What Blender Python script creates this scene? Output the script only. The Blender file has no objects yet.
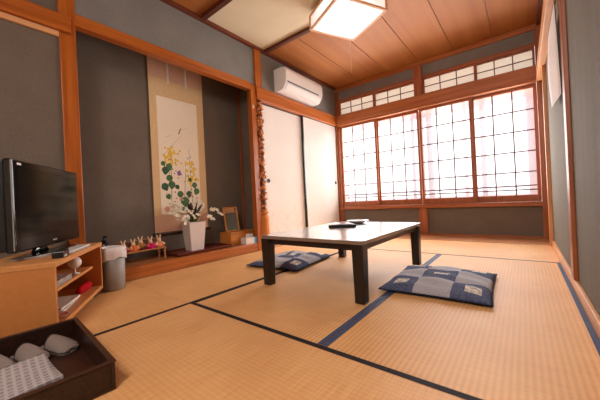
import bpy, bmesh, math, random
from mathutils import Vector, Matrix

random.seed(7)
scene = bpy.context.scene
col = scene.collection
PI = math.pi

# ------------------------------------------------------------------ helpers
def lin(c):
    return tuple(((v / 255) / 12.92 if v / 255 <= .04045 else ((v / 255 + .055) / 1.055) ** 2.4) for v in c) + (1.0,)

def new_mat(name):
    m = bpy.data.materials.new(name)
    m.use_nodes = True
    nt = m.node_tree
    return m, nt, nt.nodes['Principled BSDF'], nt.nodes, nt.links

def plain(name, c, rough=.5, metal=0.0, spec=.5, coat=0.0, noise=.08, nscale=30):
    m, nt, b, N, L = new_mat(name)
    b.inputs['Roughness'].default_value = rough
    b.inputs['Metallic'].default_value = metal
    b.inputs['Specular IOR Level'].default_value = spec
    b.inputs['Coat Weight'].default_value = coat
    b.inputs['Coat Roughness'].default_value = .05
    tc = N.new('ShaderNodeTexCoord'); nz = N.new('ShaderNodeTexNoise')
    nz.inputs['Scale'].default_value = nscale
    L.new(tc.outputs['Object'], nz.inputs['Vector'])
    rp = N.new('ShaderNodeValToRGB')
    a = lin(c)
    rp.color_ramp.elements[0].color = tuple(v * (1 - noise) for v in a[:3]) + (1,)
    rp.color_ramp.elements[1].color = tuple(min(1, v * (1 + noise)) for v in a[:3]) + (1,)
    rp.color_ramp.elements[0].position = .3; rp.color_ramp.elements[1].position = .7
    L.new(nz.outputs['Fac'], rp.inputs['Fac']); L.new(rp.outputs['Color'], b.inputs['Base Color'])
    return m

def wood(name, c1, c2, axis='z', rough=.4, scale=1.0, spec=.4, bump=.02):
    m, nt, b, N, L = new_mat(name)
    b.inputs['Roughness'].default_value = rough
    b.inputs['Specular IOR Level'].default_value = spec
    tc = N.new('ShaderNodeTexCoord'); mp = N.new('ShaderNodeMapping')
    s = [38 * scale] * 3; s['xyz'.index(axis)] = 1.6 * scale
    mp.inputs['Scale'].default_value = s
    L.new(tc.outputs['Object'], mp.inputs['Vector'])
    nz = N.new('ShaderNodeTexNoise'); nz.inputs['Scale'].default_value = 1.0
    nz.inputs['Detail'].default_value = 5; nz.inputs['Distortion'].default_value = .6
    L.new(mp.outputs['Vector'], nz.inputs['Vector'])
    rp = N.new('ShaderNodeValToRGB')
    rp.color_ramp.elements[0].color = lin(c1); rp.color_ramp.elements[1].color = lin(c2)
    rp.color_ramp.elements[0].position = .32; rp.color_ramp.elements[1].position = .68
    L.new(nz.outputs['Fac'], rp.inputs['Fac']); L.new(rp.outputs['Color'], b.inputs['Base Color'])
    bp = N.new('ShaderNodeBump'); bp.inputs['Strength'].default_value = bump * 4
    bp.inputs['Distance'].default_value = .004
    L.new(nz.outputs['Fac'], bp.inputs['Height']); L.new(bp.outputs['Normal'], b.inputs['Normal'])
    return m

def stucco(name, c, speck=.0, rough=.9, var=.16, streak=False):
    """sand plaster: mottled colour, grain bump, stray pale grains"""
    m, nt, b, N, L = new_mat(name)
    b.inputs['Roughness'].default_value = rough
    b.inputs['Specular IOR Level'].default_value = .15
    tc = N.new('ShaderNodeTexCoord')
    n1 = N.new('ShaderNodeTexNoise'); n1.inputs['Scale'].default_value = 85; n1.inputs['Detail'].default_value = 4
    n2 = N.new('ShaderNodeTexNoise'); n2.inputs['Scale'].default_value = 4; n2.inputs['Detail'].default_value = 6
    if streak:
        mp = N.new('ShaderNodeMapping'); mp.inputs['Scale'].default_value = (1, 3.5, .35)
        L.new(tc.outputs['Object'], mp.inputs['Vector']); L.new(mp.outputs['Vector'], n2.inputs['Vector'])
    else:
        L.new(tc.outputs['Object'], n2.inputs['Vector'])
    L.new(tc.outputs['Object'], n1.inputs['Vector'])
    add = N.new('ShaderNodeMath'); add.operation = 'ADD'
    L.new(n1.outputs['Fac'], add.inputs[0]); L.new(n2.outputs['Fac'], add.inputs[1])
    rp = N.new('ShaderNodeValToRGB'); a = lin(c)
    rp.color_ramp.elements[0].color = tuple(v * (1 - var) for v in a[:3]) + (1,)
    rp.color_ramp.elements[1].color = tuple(v * (1 + var) for v in a[:3]) + (1,)
    mr = N.new('ShaderNodeMapRange'); mr.inputs['From Min'].default_value = .6; mr.inputs['From Max'].default_value = 1.4
    L.new(add.outputs[0], mr.inputs['Value']); L.new(mr.outputs['Result'], rp.inputs['Fac'])
    mix = N.new('ShaderNodeMixRGB'); mix.inputs['Color2'].default_value = tuple(min(1, v * 4.0 + .04) for v in a[:3]) + (1,)
    vo = N.new('ShaderNodeTexVoronoi'); vo.inputs['Scale'].default_value = 42
    L.new(tc.outputs['Object'], vo.inputs['Vector'])
    lt = N.new('ShaderNodeMath'); lt.operation = 'LESS_THAN'; lt.inputs[1].default_value = speck
    L.new(vo.outputs['Distance'], lt.inputs[0])
    L.new(lt.outputs[0], mix.inputs['Fac']); L.new(rp.outputs['Color'], mix.inputs['Color1'])
    L.new(mix.outputs['Color'], b.inputs['Base Color'])
    bp = N.new('ShaderNodeBump'); bp.inputs['Strength'].default_value = .35; bp.inputs['Distance'].default_value = .004
    L.new(n1.outputs['Fac'], bp.inputs['Height']); L.new(bp.outputs['Normal'], b.inputs['Normal'])
    return m

def tatami_mat_material(name, along, c1, c2, ridge=.16):
    """woven rush: ridges parallel to the long side of the mat"""
    m, nt, b, N, L = new_mat(name)
    b.inputs['Roughness'].default_value = .5
    b.inputs['Specular IOR Level'].default_value = .32
    tc = N.new('ShaderNodeTexCoord')
    wv = N.new('ShaderNodeTexWave'); wv.wave_type = 'BANDS'
    wv.bands_direction = 'X' if along == 'y' else 'Y'
    wv.inputs['Scale'].default_value = 16.5; wv.inputs['Distortion'].default_value = .25
    wv.inputs['Detail'].default_value = 1
    L.new(tc.outputs['Object'], wv.inputs['Vector'])
    mp = N.new('ShaderNodeMapping')
    mp.inputs['Scale'].default_value = (6, 260, 1) if along == 'y' else (260, 6, 1)
    L.new(tc.outputs['Object'], mp.inputs['Vector'])
    nz = N.new('ShaderNodeTexNoise'); nz.inputs['Scale'].default_value = 1; nz.inputs['Detail'].default_value = 3
    L.new(mp.outputs['Vector'], nz.inputs['Vector'])
    n2 = N.new('ShaderNodeTexNoise'); n2.inputs['Scale'].default_value = 2.2; n2.inputs['Detail'].default_value = 5
    L.new(tc.outputs['Object'], n2.inputs['Vector'])
    s1 = N.new('ShaderNodeMath'); s1.operation = 'MULTIPLY_ADD'; s1.inputs[1].default_value = ridge
    L.new(wv.outputs['Fac'], s1.inputs[0]); 
    s2 = N.new('ShaderNodeMath'); s2.operation = 'MULTIPLY'; s2.inputs[1].default_value = .55
    L.new(nz.outputs['Fac'], s2.inputs[0]); L.new(s2.outputs[0], s1.inputs[2])
    s3 = N.new('ShaderNodeMath'); s3.operation = 'MULTIPLY_ADD'; s3.inputs[1].default_value = .55
    L.new(n2.outputs['Fac'], s3.inputs[0]); L.new(s1.outputs[0], s3.inputs[2])
    rp = N.new('ShaderNodeValToRGB')
    rp.color_ramp.elements[0].color = lin(c1); rp.color_ramp.elements[1].color = lin(c2)
    rp.color_ramp.elements[0].position = .35; rp.color_ramp.elements[1].position = .95
    L.new(s3.outputs[0], rp.inputs['Fac']); L.new(rp.outputs['Color'], b.inputs['Base Color'])
    bp = N.new('ShaderNodeBump'); bp.inputs['Strength'].default_value = .35; bp.inputs['Distance'].default_value = .003
    L.new(s1.outputs[0], bp.inputs['Height']); L.new(bp.outputs['Normal'], b.inputs['Normal'])
    return m

def cloth(name, c1, c2, scale=260, rough=.95):
    m, nt, b, N, L = new_mat(name)
    b.inputs['Roughness'].default_value = rough; b.inputs['Specular IOR Level'].default_value = .1
    tc = N.new('ShaderNodeTexCoord'); nz = N.new('ShaderNodeTexNoise')
    nz.inputs['Scale'].default_value = scale; nz.inputs['Detail'].default_value = 4
    L.new(tc.outputs['Object'], nz.inputs['Vector'])
    rp = N.new('ShaderNodeValToRGB')
    rp.color_ramp.elements[0].color = lin(c1); rp.color_ramp.elements[1].color = lin(c2)
    rp.color_ramp.elements[0].position = .35; rp.color_ramp.elements[1].position = .65
    L.new(nz.outputs['Fac'], rp.inputs['Fac']); L.new(rp.outputs['Color'], b.inputs['Base Color'])
    return m

def emit(name, c, s):
    m, nt, b, N, L = new_mat(name)
    b.inputs['Base Color'].default_value = (.9, .9, .9, 1)
    b.inputs['Emission Color'].default_value = lin(c); b.inputs['Emission Strength'].default_value = s
    return m

def translucent(name, c, trans=.5, clear=0.0):
    """paper / frosted sheet: part translucent, part diffuse, optionally part clear"""
    m, nt, b, N, L = new_mat(name)
    out = N['Material Output']
    d = N.new('ShaderNodeBsdfDiffuse'); t = N.new('ShaderNodeBsdfTranslucent'); c_ = N.new('ShaderNodeBsdfTransparent')
    d.inputs['Color'].default_value = lin(c); t.inputs['Color'].default_value = lin(c)
    m1 = N.new('ShaderNodeMixShader'); m1.inputs[0].default_value = trans
    L.new(d.outputs[0], m1.inputs[1]); L.new(t.outputs[0], m1.inputs[2])
    m2 = N.new('ShaderNodeMixShader'); m2.inputs[0].default_value = clear
    L.new(m1.outputs[0], m2.inputs[1]); L.new(c_.outputs[0], m2.inputs[2])
    L.new(m2.outputs[0], out.inputs['Surface'])
    return m

class MB:
    """collects shapes into one mesh"""
    def __init__(s):
        s.bm = bmesh.new()
    def _faces(s, vs, idx, mat, smooth=False):
        out = []
        for f in idx:
            try:
                fc = s.bm.faces.new([vs[i] for i in f]); fc.material_index = mat; fc.smooth = smooth; out.append(fc)
            except ValueError:
                pass
        return out
    def box(s, x0, x1, y0, y1, z0, z1, mat=0, M=None):
        pts = [(x0, y0, z0), (x1, y0, z0), (x1, y1, z0), (x0, y1, z0), (x0, y0, z1), (x1, y0, z1), (x1, y1, z1), (x0, y1, z1)]
        vs = [s.bm.verts.new(M @ Vector(p) if M else p) for p in pts]
        s._faces(vs, [(0, 3, 2, 1), (4, 5, 6, 7), (0, 1, 5, 4), (1, 2, 6, 5), (2, 3, 7, 6), (3, 0, 4, 7)], mat)
        return s
    def frustum(s, c, hb, ht, z0, z1, mat=0, cap_top=True):
        pts = [(c[0] + i * hb[0], c[1] + j * hb[1], z0) for i, j in ((-1, -1), (1, -1), (1, 1), (-1, 1))] + \
              [(c[0] + i * ht[0], c[1] + j * ht[1], z1) for i, j in ((-1, -1), (1, -1), (1, 1), (-1, 1))]
        vs = [s.bm.verts.new(p) for p in pts]
        s._faces(vs, [(0, 3, 2, 1), (0, 1, 5, 4), (1, 2, 6, 5), (2, 3, 7, 6), (3, 0, 4, 7)] + ([(4, 5, 6, 7)] if cap_top else []), mat)
        return s
    def lathe(s, prof, c=(0, 0, 0), seg=24, mat=0, M=None, caps=True, sx=1, sy=1, smooth=True):
        rings = []
        for r, z in prof:
            ring = []
            for k in range(seg):
                a = 2 * PI * k / seg
                p = Vector((c[0] + sx * r * math.cos(a), c[1] + sy * r * math.sin(a), c[2] + z))
                ring.append(s.bm.verts.new(M @ p if M else p))
            rings.append(ring)
        for a, b in zip(rings, rings[1:]):
            for k in range(seg):
                f = s.bm.faces.new([a[k], a[(k + 1) % seg], b[(k + 1) % seg], b[k]]); f.material_index = mat; f.smooth = smooth
        if caps:
            for ring, rev in ((rings[0], True), (rings[-1], False)):
                f = s.bm.faces.new(ring[::-1] if rev else ring); f.material_index = mat
        return s
    def ball(s, c, r, mat=0, sx=1, sy=1, sz=1, seg=16, M=None):
        n = 8
        prof = [(max(r * math.sin(PI * k / n), r * .02), -r * sz * math.cos(PI * k / n)) for k in range(n + 1)]
        return s.lathe(prof, c, seg, mat, M, True, sx, sy)
    def tube(s, pts, rad, seg=10, mat=0, jitter=None):
        P = [Vector(p) for p in pts]
        R = rad if isinstance(rad, (list, tuple)) else [rad] * len(P)
        rings = []
        for i, p in enumerate(P):
            d = (P[min(i + 1, len(P) - 1)] - P[max(i - 1, 0)]).normalized()
            u = d.cross(Vector((0, 0, 1)))
            if u.length < 1e-3: u = d.cross(Vector((1, 0, 0)))
            u.normalize(); v = u.cross(d)
            rings.append([s.bm.verts.new(p + (u * math.cos(2 * PI * k / seg) + v * math.sin(2 * PI * k / seg)) * R[i] * (jitter(i, k) if jitter else 1)) for k in range(seg)])
        for a, b in zip(rings, rings[1:]):
            for k in range(seg):
                f = s.bm.faces.new([a[k], b[k], b[(k + 1) % seg], a[(k + 1) % seg]]); f.material_index = mat; f.smooth = True
        for ring in (rings[0][::-1], rings[-1]):
            try:
                f = s.bm.faces.new(ring); f.material_index = mat
            except ValueError: pass
        return s
    def poly(s, pts, mat=0):
        f = s.bm.faces.new([s.bm.verts.new(p) for p in pts]); f.material_index = mat
        return s
    def prism(s, outline, axis, a, b, mat=0):
        """outline in the two other axes, extruded from a to b along axis"""
        def P(o, t):
            return {'x': (t, o[0], o[1]), 'y': (o[0], t, o[1]), 'z': (o[0], o[1], t)}[axis]
        A = [s.bm.verts.new(P(o, a)) for o in outline]; B = [s.bm.verts.new(P(o, b)) for o in outline]
        n = len(outline)
        for k in range(n):
            f = s.bm.faces.new([A[k], A[(k + 1) % n], B[(k + 1) % n], B[k]]); f.material_index = mat
        f = s.bm.faces.new(A[::-1]); f.material_index = mat
        f = s.bm.faces.new(B); f.material_index = mat
        return s
    def build(s, name, mats, parent=None, bevel=0, subsurf=0, fix=True):
        if fix: bmesh.ops.recalc_face_normals(s.bm, faces=s.bm.faces)
        me = bpy.data.meshes.new(name); s.bm.to_mesh(me); s.bm.free()
        for m in (mats if isinstance(mats, (list, tuple)) else [mats]): me.materials.append(m)
        o = bpy.data.objects.new(name, me); col.objects.link(o)
        if parent: o.parent = parent
        if bevel:
            md = o.modifiers.new('bevel', 'BEVEL'); md.width = bevel; md.segments = 2; md.limit_method = 'ANGLE'
        if subsurf:
            md = o.modifiers.new('sub', 'SUBSURF'); md.levels = md.render_levels = subsurf
        return o

def tag(o, label, cat, group=None, kind=None):
    o['label'] = label; o['category'] = cat
    if group: o['group'] = group
    if kind: o['kind'] = kind
    return o

def thing(name, label, cat, loc=(0, 0, 0), rz=0, group=None, kind=None):
    o = bpy.data.objects.new(name, None); col.objects.link(o)
    o.empty_display_size = .1
    o.location = loc; o.rotation_euler = (0, 0, rz)
    return tag(o, label, cat, group, kind)

def struct(o, label, cat):
    return tag(o, label, cat, None, 'structure')

def copy_tree(o, parent=None):
    c = o.copy(); col.objects.link(c)
    if parent: c.parent = parent
    for ch in list(o.children):
        copy_tree(ch, c)
    return c

# ------------------------------------------------------------------ room numbers (metres; the camera stands over the origin)
XL, XR, YW, ZC = -2.495, .204, 4.289, 2.469     # left wall, right wall, window wall, ceiling
XA, XB, XB2 = -1.565, -.672, -.627              # tatami joints
YA, YB, YF = .906, 2.924, 3.808
XN = -2.90                                      # back of the alcove
YP0, YP1 = .538, .634                           # square pillar left of the alcove
YT0, YT1 = 2.312, 2.500                         # natural alcove pillar
YBACK = -1.6
CAMZ = .58

# ------------------------------------------------------------------ materials
W_or_z = wood('orange_post_wood', (156, 76, 20), (186, 102, 36), 'z', .38)
W_or_y = wood('orange_beam_wood_y', (152, 74, 20), (186, 102, 38), 'y', .38)
W_or_x = wood('orange_beam_wood_x', (154, 86, 44), (184, 112, 62), 'x', .4)
W_rd_z = wood('reddish_window_wood_z', (142, 76, 42), (170, 98, 58), 'z', .4)
W_rd_x = wood('reddish_window_wood_x', (144, 78, 44), (172, 100, 60), 'x', .4)
W_dk_x = wood('dark_ceiling_batten_x', (72, 32, 20), (98, 46, 28), 'x', .5)
W_dk_y = wood('dark_ceiling_batten_y', (92, 42, 22), (122, 60, 34), 'y', .5)
W_lt_z = wood('pale_post_wood_z', (196, 132, 82), (222, 160, 108), 'z', .4)
W_lt_y = wood('pale_rail_wood_y', (198, 136, 88), (224, 166, 116), 'y', .4)
W_br_z = wood('brown_post_wood_z', (140, 74, 42), (168, 98, 60), 'z', .4)
W_sill = wood('alcove_sill_wood', (150, 78, 30), (186, 106, 50), 'y', .35)
W_alc = wood('alcove_floor_wood', (150, 92, 50), (176, 114, 68), 'y', .4)
W_step = wood('window_step_wood', (168, 108, 66), (196, 136, 90), 'x', .35)
W_ceil = wood('ceiling_board', (156, 92, 40), (172, 108, 50), 'y', .6, scale=.22, bump=.0)
M_cream = stucco('cream_ceiling_sheet', (228, 214, 184), var=.05)
M_toko = stucco('dark_sand_wall', (114, 102, 91), speck=.045)
M_upper = stucco('grey_sand_wall', (130, 126, 121), speck=.045)
M_right = stucco('taupe_sand_wall', (112, 103, 90), speck=.0, streak=True, var=.13)
M_white = plain('white_plaster', (222, 214, 200), .9, noise=.03)
T_y = tatami_mat_material('tatami_rush_lengthwise', 'y', (196, 136, 78), (242, 188, 126), .19)
T_x = tatami_mat_material('tatami_rush_crosswise', 'x', (200, 140, 84), (246, 194, 134), .07)
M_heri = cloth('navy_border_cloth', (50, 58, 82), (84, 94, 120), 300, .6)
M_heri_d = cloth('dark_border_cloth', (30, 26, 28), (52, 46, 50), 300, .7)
M_black = plain('black_lacquer', (22, 17, 15), .28, spec=.5)
M_fus = plain('cream_door_paper', (250, 247, 240), .85, noise=.02, nscale=4)
M_fusgold = plain('faint_gold_paint', (242, 230, 208), .8, noise=.05)
M_dkmetal = plain('dark_pull_metal', (40, 36, 36), .4, metal=.6)

# ------------------------------------------------------------------ setting
def slab(name, mats, boxes, label, cat='wall', bevel=0):
    m = MB()
    for b in boxes: m.box(*b)
    return struct(m.build(name, mats, bevel=bevel), label, cat)

slab('floor', W_alc, [(XL - .05, XR + .1, YBACK, YW + .05, -.12, -.06)], 'plain subfloor under the tatami mats', 'floor')
slab('wall_left', M_toko, [(XL - .08, XL, YBACK, YP0 + .01, -.06, ZC)],
     'dark grey sand plaster wall behind the television')
slab('wall_niche_upper', M_upper, [(XL - .08, XL - .012, YP1 - .02, YT1, 2.0, ZC)],
     'grey plaster wall band above the alcove beam')
slab('wall_niche', M_toko, [(XN - .06, XN, YP0 - .1, 2.56, 0, 2.42), (XN, XL - .08, YP0 - .06, YP0 + .0, 0, 2.42),
                            (XN, XL - .06, 2.47, 2.56, 0, 2.42)],
     'dark plaster inside of the picture alcove')
slab('ceiling_niche', W_alc, [(XN - .06, XL - .08, YP0 - .1, 2.56, 2.42, 2.46)], 'board ceiling of the picture alcove', 'ceiling')
slab('wall_left_upper', M_upper, [(XL - .08, XL - .012, YT1, YW + .02, 1.95, ZC)],
     'grey plaster band above the sliding doors behind the air conditioner')
slab('wall_closet', M_white, [(XL - .20, XL - .14, YT1, YW + .02, 0, 1.95)], 'closet back hidden by the sliding doors')
slab('wall_right', M_right, [(XR + .016, XR + .08, YBACK, YW + .02, -.06, ZC)], 'taupe plaster wall on the right side')
slab('wall_back', M_white, [(XL - .08, XR + .08, YBACK - .06, YBACK, -.06, ZC)], 'pale wall behind the viewer')
slab('wall_window_lower', M_toko, [(XL, XR + .016, YW, YW + .05, .02, .40)], 'dark plaster panel below the windows')
slab('wall_window_upper', M_upper, [(XL, XR + .016, YW, YW + .05, 2.25, ZC)], 'grey plaster strip above the transom windows')

# alcove platform
slab('trim_1', W_sill, [(XL - .09, XL, YP1, YT0, -.05, .1)], 'polished wooden front sill of the alcove', 'sill', .006)
slab('floor_niche', W_alc, [(XN, XL - .09, YP0, 2.47, 0, .097)], 'raised wooden floor of the alcove', 'floor')
# lintel over alcove
slab('trim_2', W_or_y, [(XL - .07, XL + .004, YP1, YT0, 1.92, 2.006)], 'orange wooden beam across the top of the alcove', 'beam', .004)
slab('trim_3', W_or_z, [(XL - .06, XL + .012, 2.392, 2.494, 1.99, 2.44)], 'short orange post above the alcove pillar', 'post', .004)
# square pillar + left rail
slab('trim_4', W_or_z, [(XL - .05, XL + .012, YP0, YP1, -.05, 2.44)], 'square orange wooden pillar behind the television', 'pillar', .004)
slab('trim_5', [W_or_y, W_lt_y], [(XL, XL + .045, YBACK, .600, 1.83, 1.945), (XL, XL + .02, YBACK, YP0 - .001, 1.79, 1.829, 1)],
     'orange wall rail at the upper left corner', 'rail', .004)
# natural pillar: planed face + gnarled trunk
def bark_material():
    m, nt, b, N, L = new_mat('gnarled_trunk_wood')
    b.inputs['Roughness'].default_value = .75; b.inputs['Specular IOR Level'].default_value = .2
    tc = N.new('ShaderNodeTexCoord'); vo = N.new('ShaderNodeTexNoise'); vo.inputs['Scale'].default_value = 34; vo.inputs['Detail'].default_value = 5
    mp = N.new('ShaderNodeMapping'); mp.inputs['Scale'].default_value = (1, 1, .55)
    L.new(tc.outputs['Object'], mp.inputs['Vector']); L.new(mp.outputs['Vector'], vo.inputs['Vector'])
    rp = N.new('ShaderNodeValToRGB'); e = rp.color_ramp.elements
    e[0].color = lin((110, 52, 24)); e[0].position = .40
    e[1].color = lin((236, 178, 128)); e[1].position = .66
    k = e.new(.54); k.color = lin((196, 112, 62))
    L.new(vo.outputs['Fac'], rp.inputs['Fac'])
    sx = N.new('ShaderNodeSeparateXYZ'); L.new(tc.outputs['Object'], sx.inputs[0])
    mr = N.new('ShaderNodeMapRange'); mr.inputs['From Min'].default_value = .46; mr.inputs['From Max'].default_value = .60
    L.new(sx.outputs['Z'], mr.inputs['Value'])
    mx = N.new('ShaderNodeMixRGB'); mx.inputs['Color1'].default_value = lin((206, 128, 66))
    L.new(mr.outputs['Result'], mx.inputs['Fac']); L.new(rp.outputs['Color'], mx.inputs['Color2'])
    L.new(mx.outputs['Color'], b.inputs['Base Color'])
    return m
m = MB()
m.box(XL - .06, XL + .006, YT0, YT0 + .075, 0, 1.985)
pts, rad = [], []
for i in range(64):
    z = i / 63 * 1.815
    w = .006 if z > .5 else .0
    pts.append((XL - .012 + random.uniform(-w, w), 2.432 + random.uniform(-w, w) + (.012 if z < .45 else 0), z)); rad.append(.052 if z > .5 else .060)
m.tube(pts, rad, 14, 1, jitter=lambda i, k: (1 + random.uniform(-.10, .12) + .10 * math.sin(k * 2.1 + i * .35) + .06 * math.sin(k * 3.7 - i * .9)) if i > 17 else 1.0)
struct(m.build('trim_6', [W_or_z, bark_material()]), 'alcove pillar with a gnarled peeled trunk', 'pillar')
m = MB().box(XL + .004, XL + .012, 2.325, 2.345, 1.70, 1.74)
tag(m.build('wall_hook', M_white), 'tiny white hook high on the alcove pillar', 'hook')
# thin strip in alcove back corner
slab('trim_7', W_br_z, [(XN, XN + .025, 2.445, 2.47, .1, 2.4)], 'thin brown strip in the alcove corner', 'trim')

# fusuma side
slab('trim_8', W_or_y, [(XL - .10, XL + .028, 2.389, YW - .012, 1.822, 1.978)], 'orange rail above the two sliding doors', 'rail', .004)
slab('trim_9', W_lt_y, [(XL - .10, XL + .0, YT1, YW - .05, -.03, .012)], 'wooden threshold under the sliding doors', 'sill')

def fusuma(name, y0, y1, xf, label, handle_y, handle_z, edge_left):
    t = thing(name, label, 'door', (0, 0, 0), 0, None, 'structure')
    m = MB().box(xf - .026, xf, y0 + .012, y1 - .012, .022, 1.813)
    rnd = random.Random(int(y0 * 100))
    for _ in range(26):                                   # faint painted grasses near the bottom
        y = rnd.uniform(y0 + .06, y1 - .1); z = rnd.uniform(.05, .45); ln = rnd.uniform(.06, .26); a = rnd.uniform(.2, 1.2) * rnd.choice((-1, 1))
        p = [(xf + .0006, y, z)]
        y2, z2 = y + ln * math.sin(a), z + ln * abs(math.cos(a))
        y2 = min(max(y2, y0 + .03), y1 - .03)
        m.poly([(xf + .0006, y, z), (xf + .0006, y + .010, z), (xf + .0006, y2 + .003, z2), (xf + .0006, y2, z2)], 1)
    m.build('panel', [M_fus, M_fusgold], t)
    f = MB()
    f.box(xf - .028, xf + .003, y0, y0 + .018, .012, 1.82); f.box(xf - .028, xf + .003, y1 - .010, y1, .012, 1.82)
    f.box(xf - .028, xf + .003, y0 + .018, y1 - .010, .012, .026); f.box(xf - .028, xf + .003, y0 + .018, y1 - .010, 1.806, 1.82)
    f.build('frame', [M_black], t)
    h = MB()
    R = Matrix.Translation((xf, handle_y, handle_z)) @ Matrix.Rotation(PI / 2, 4, 'Y')
    h.lathe([(.012, .0005), (.026, .001), (.026, .006), (.020, .006), (.019, .002), (.003, .002)], seg=20, M=R)
    h.build('door_pull', M_dkmetal, t)
    return t
fusuma('door_1', YT1 - .002, 3.345, XL - .045, 'cream sliding paper door beside the gnarled pillar', 2.585, .845, True)
fusuma('door_2', 3.315, 4.248, XL - .010, 'cream sliding paper door next to the windows', 4.17, .845, False)
slab('trim_10', W_rd_z, [(XL - .05, XL + .02, 4.25, YW - .0, -.03, 1.822)], 'narrow brown jamb between sliding door and windows', 'post', .003)

# window wall timber
slab('trim_11', W_step, [(XL + .02, XR + .0, YF + .001, YW - .022, -.05, .006)], 'bare wooden floor strip under the windows', 'sill', .003)
slab('trim_12', W_rd_x, [(XL + .02, XR, YW - .021, YW + .01, -.03, .024)], 'brown skirting board under the dark window panel', 'skirting', .002)
slab('trim_13', W_rd_x, [(XL + .02, XR, YW - .055, YW + .06, .383, .432)], 'brown window sill rail', 'sill', .004)
slab('trim_14', W_rd_z, [(-1.191, -1.075, YW - .035, YW + .04, .024, .383)], 'brown post dividing the dark panel below the sill', 'post', .003)
slab('trim_15', W_or_x, [(XL + .028, XR - .04, YW - .05, YW + .07, 1.807, 1.835), (XL + .028, XR - .04, YW - .07, YW + .06, 1.836, 1.985)],
     'broad orange beam between windows and transom windows', 'beam', .004)
slab('trim_16', W_rd_z, [(-1.177, -1.069, YW - .045, YW + .04, 1.985, 2.41)], 'orange post between the transom windows', 'post', .003)
slab('trim_17', W_or_x, [(XL, XR, YW - .035, YW + .02, 2.408, 2.466)], 'orange ceiling moulding above the windows', 'moulding', .003)
slab('trim_18', W_rd_x, [(XL + .02, -1.178, YW - .02, YW + .06, 2.226, 2.258), (-1.068, XR - .04, YW - .02, YW + .06, 2.226, 2.258)],
     'reddish head rail of the transom windows', 'rail', .003)
slab('trim_19', W_rd_z, [(XR - .038, XR + .07, YW - .06, YW + .05, -.06, 2.44)], 'reddish corner post right of the windows', 'post', .003)
slab('trim_20', W_rd_z, [(XL - .01, XL + .06, YW - .02, YW + .05, .03, 2.41)], 'brown corner post left of the windows', 'post', .003)
slab('trim_21', W_dk_y, [(XL - .012, XL + .035, YBACK, YW - .04, 2.438, ZC)], 'dark ceiling moulding along the left wall', 'moulding', .003)
slab('trim_22', W_dk_y, [(XR - .02, XR + .016, YBACK, YW - .04, 2.425, ZC)], 'dark ceiling moulding along the right wall', 'moulding', .003)
# right wall timber
slab('trim_23', [W_lt_z], [(XR - .014, XR + .016, 3.735, 3.81, .0, 1.80)], 'pale corner post where the tatami ends', 'post', .003)
slab('trim_24', [W_br_z], [(XR - .004, XR + .016, 2.15, 2.25, .0635, 2.425)], 'pale wooden post dividing the right wall', 'post', .003)
slab('trim_25', W_lt_y, [(XR - .040, XR + .016, 2.252, YW - .062, 1.80, 1.93)], 'pale wooden rail along the upper right wall', 'rail', .004)
slab('baseboard_right', W_lt_y, [(XR, XR + .016, YBACK, 3.734, -.03, .062)], 'pale wooden baseboard along the right wall', 'baseboard', .003)

# ceiling boards
m = MB()
xs = [XL - .05, -2.0, -1.566, -1.10, -.66, -.23, XR + .05]
def boards(y0, y1, mat):
    for a, b in zip(xs, xs[1:]):
        m.box(a + .004, b - .004, y0, y1, ZC, ZC + .012, mat)
boards(YBACK, 1.675, 0)
boards(2.56, YW + .05, 0)
m.box(XL - .05, XR + .05, 1.675, 2.56, ZC - .002, ZC + .012, 1)
m.box(XL - .08, XR + .08, YBACK - .05, YW + .06, ZC + .0125, ZC + .05, 2)
struct(m.build('ceiling', [W_ceil, M_cream, W_dk_y]), 'orange board ceiling with one cream section', 'ceiling')
slab('trim_26', W_dk_x, [(XL + .036, XR - .021, 1.655, 1.705, ZC - .034, ZC - .001)], 'dark ceiling batten nearer the viewer', 'batten', .003)
slab('trim_27', W_dk_x, [(XL + .036, XR - .021, 2.535, 2.585, ZC - .034, ZC - .001)], 'dark ceiling batten behind the lamp', 'batten', .003)

# ------------------------------------------------------------------ windows
M_pane = translucent('frosted_window_glass', (250, 248, 252), .8, .95)
M_tpane = translucent('transom_paper', (255, 252, 246), .10, .0)
M_sash = translucent('pale_outer_sash', (192, 200, 216), .12, 0)
def window(name, x0, x1, z0, z1, y, label, vbars, hbars, pane, stile=.03, rail_b=.08, rail_t=.035, r=.0072):
    t = thing(name, label, 'window', (0, 0, 0), 0, None, 'structure')
    f = MB()
    f.box(x0, x0 + stile, y, y + .03, z0, z1); f.box(x1 - stile, x1, y, y + .03, z0, z1)
    f.box(x0 + stile, x1 - stile, y, y + .03, z0, z0 + rail_b); f.box(x0 + stile, x1 - stile, y, y + .03, z1 - rail_t, z1)
    f.build('frame', W_rd_z, t)
    g = MB()
    gx0, gx1, gz0, gz1 = x0 + stile, x1 - stile, z0 + rail_b, z1 - rail_t
    for k in range(1, vbars + 1):
        xx = gx0 + (gx1 - gx0) * k / (vbars + 1); g.box(xx - r, xx + r, y + .006, y + .017, gz0, gz1)
    for zz in hbars: g.box(gx0, gx1, y + .008, y + .016, zz - r, zz + r)
    g.build('lattice', M_lat, t)
    MB().box(gx0, gx1, y + .018, y + .021, gz0, gz1).build('pane', pane, t)
    return t
M_lat = wood('lattice_wood', (92, 50, 40), (118, 70, 56), 'x', .5)
hb = [1.525, 1.28, 1.035, .79, .625, .575]
yy = YW + .004
window('window_1', -2.434, -1.79, .433, 1.806, yy, 'leftmost lattice window beside the sliding doors', 2, hb, M_pane)
window('window_2', -1.80, -1.152, .433, 1.806, yy + .034, 'second lattice window from the left above the table', 2, hb, M_pane)
window('window_3', -1.138, -.487, .433, 1.806, yy, 'third lattice window from the left', 2, hb, M_pane)
window('window_4', -.497, .164, .433, 1.806, yy + .034, 'lattice window beside the right wall', 2, hb, M_pane, stile=.032)
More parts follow.
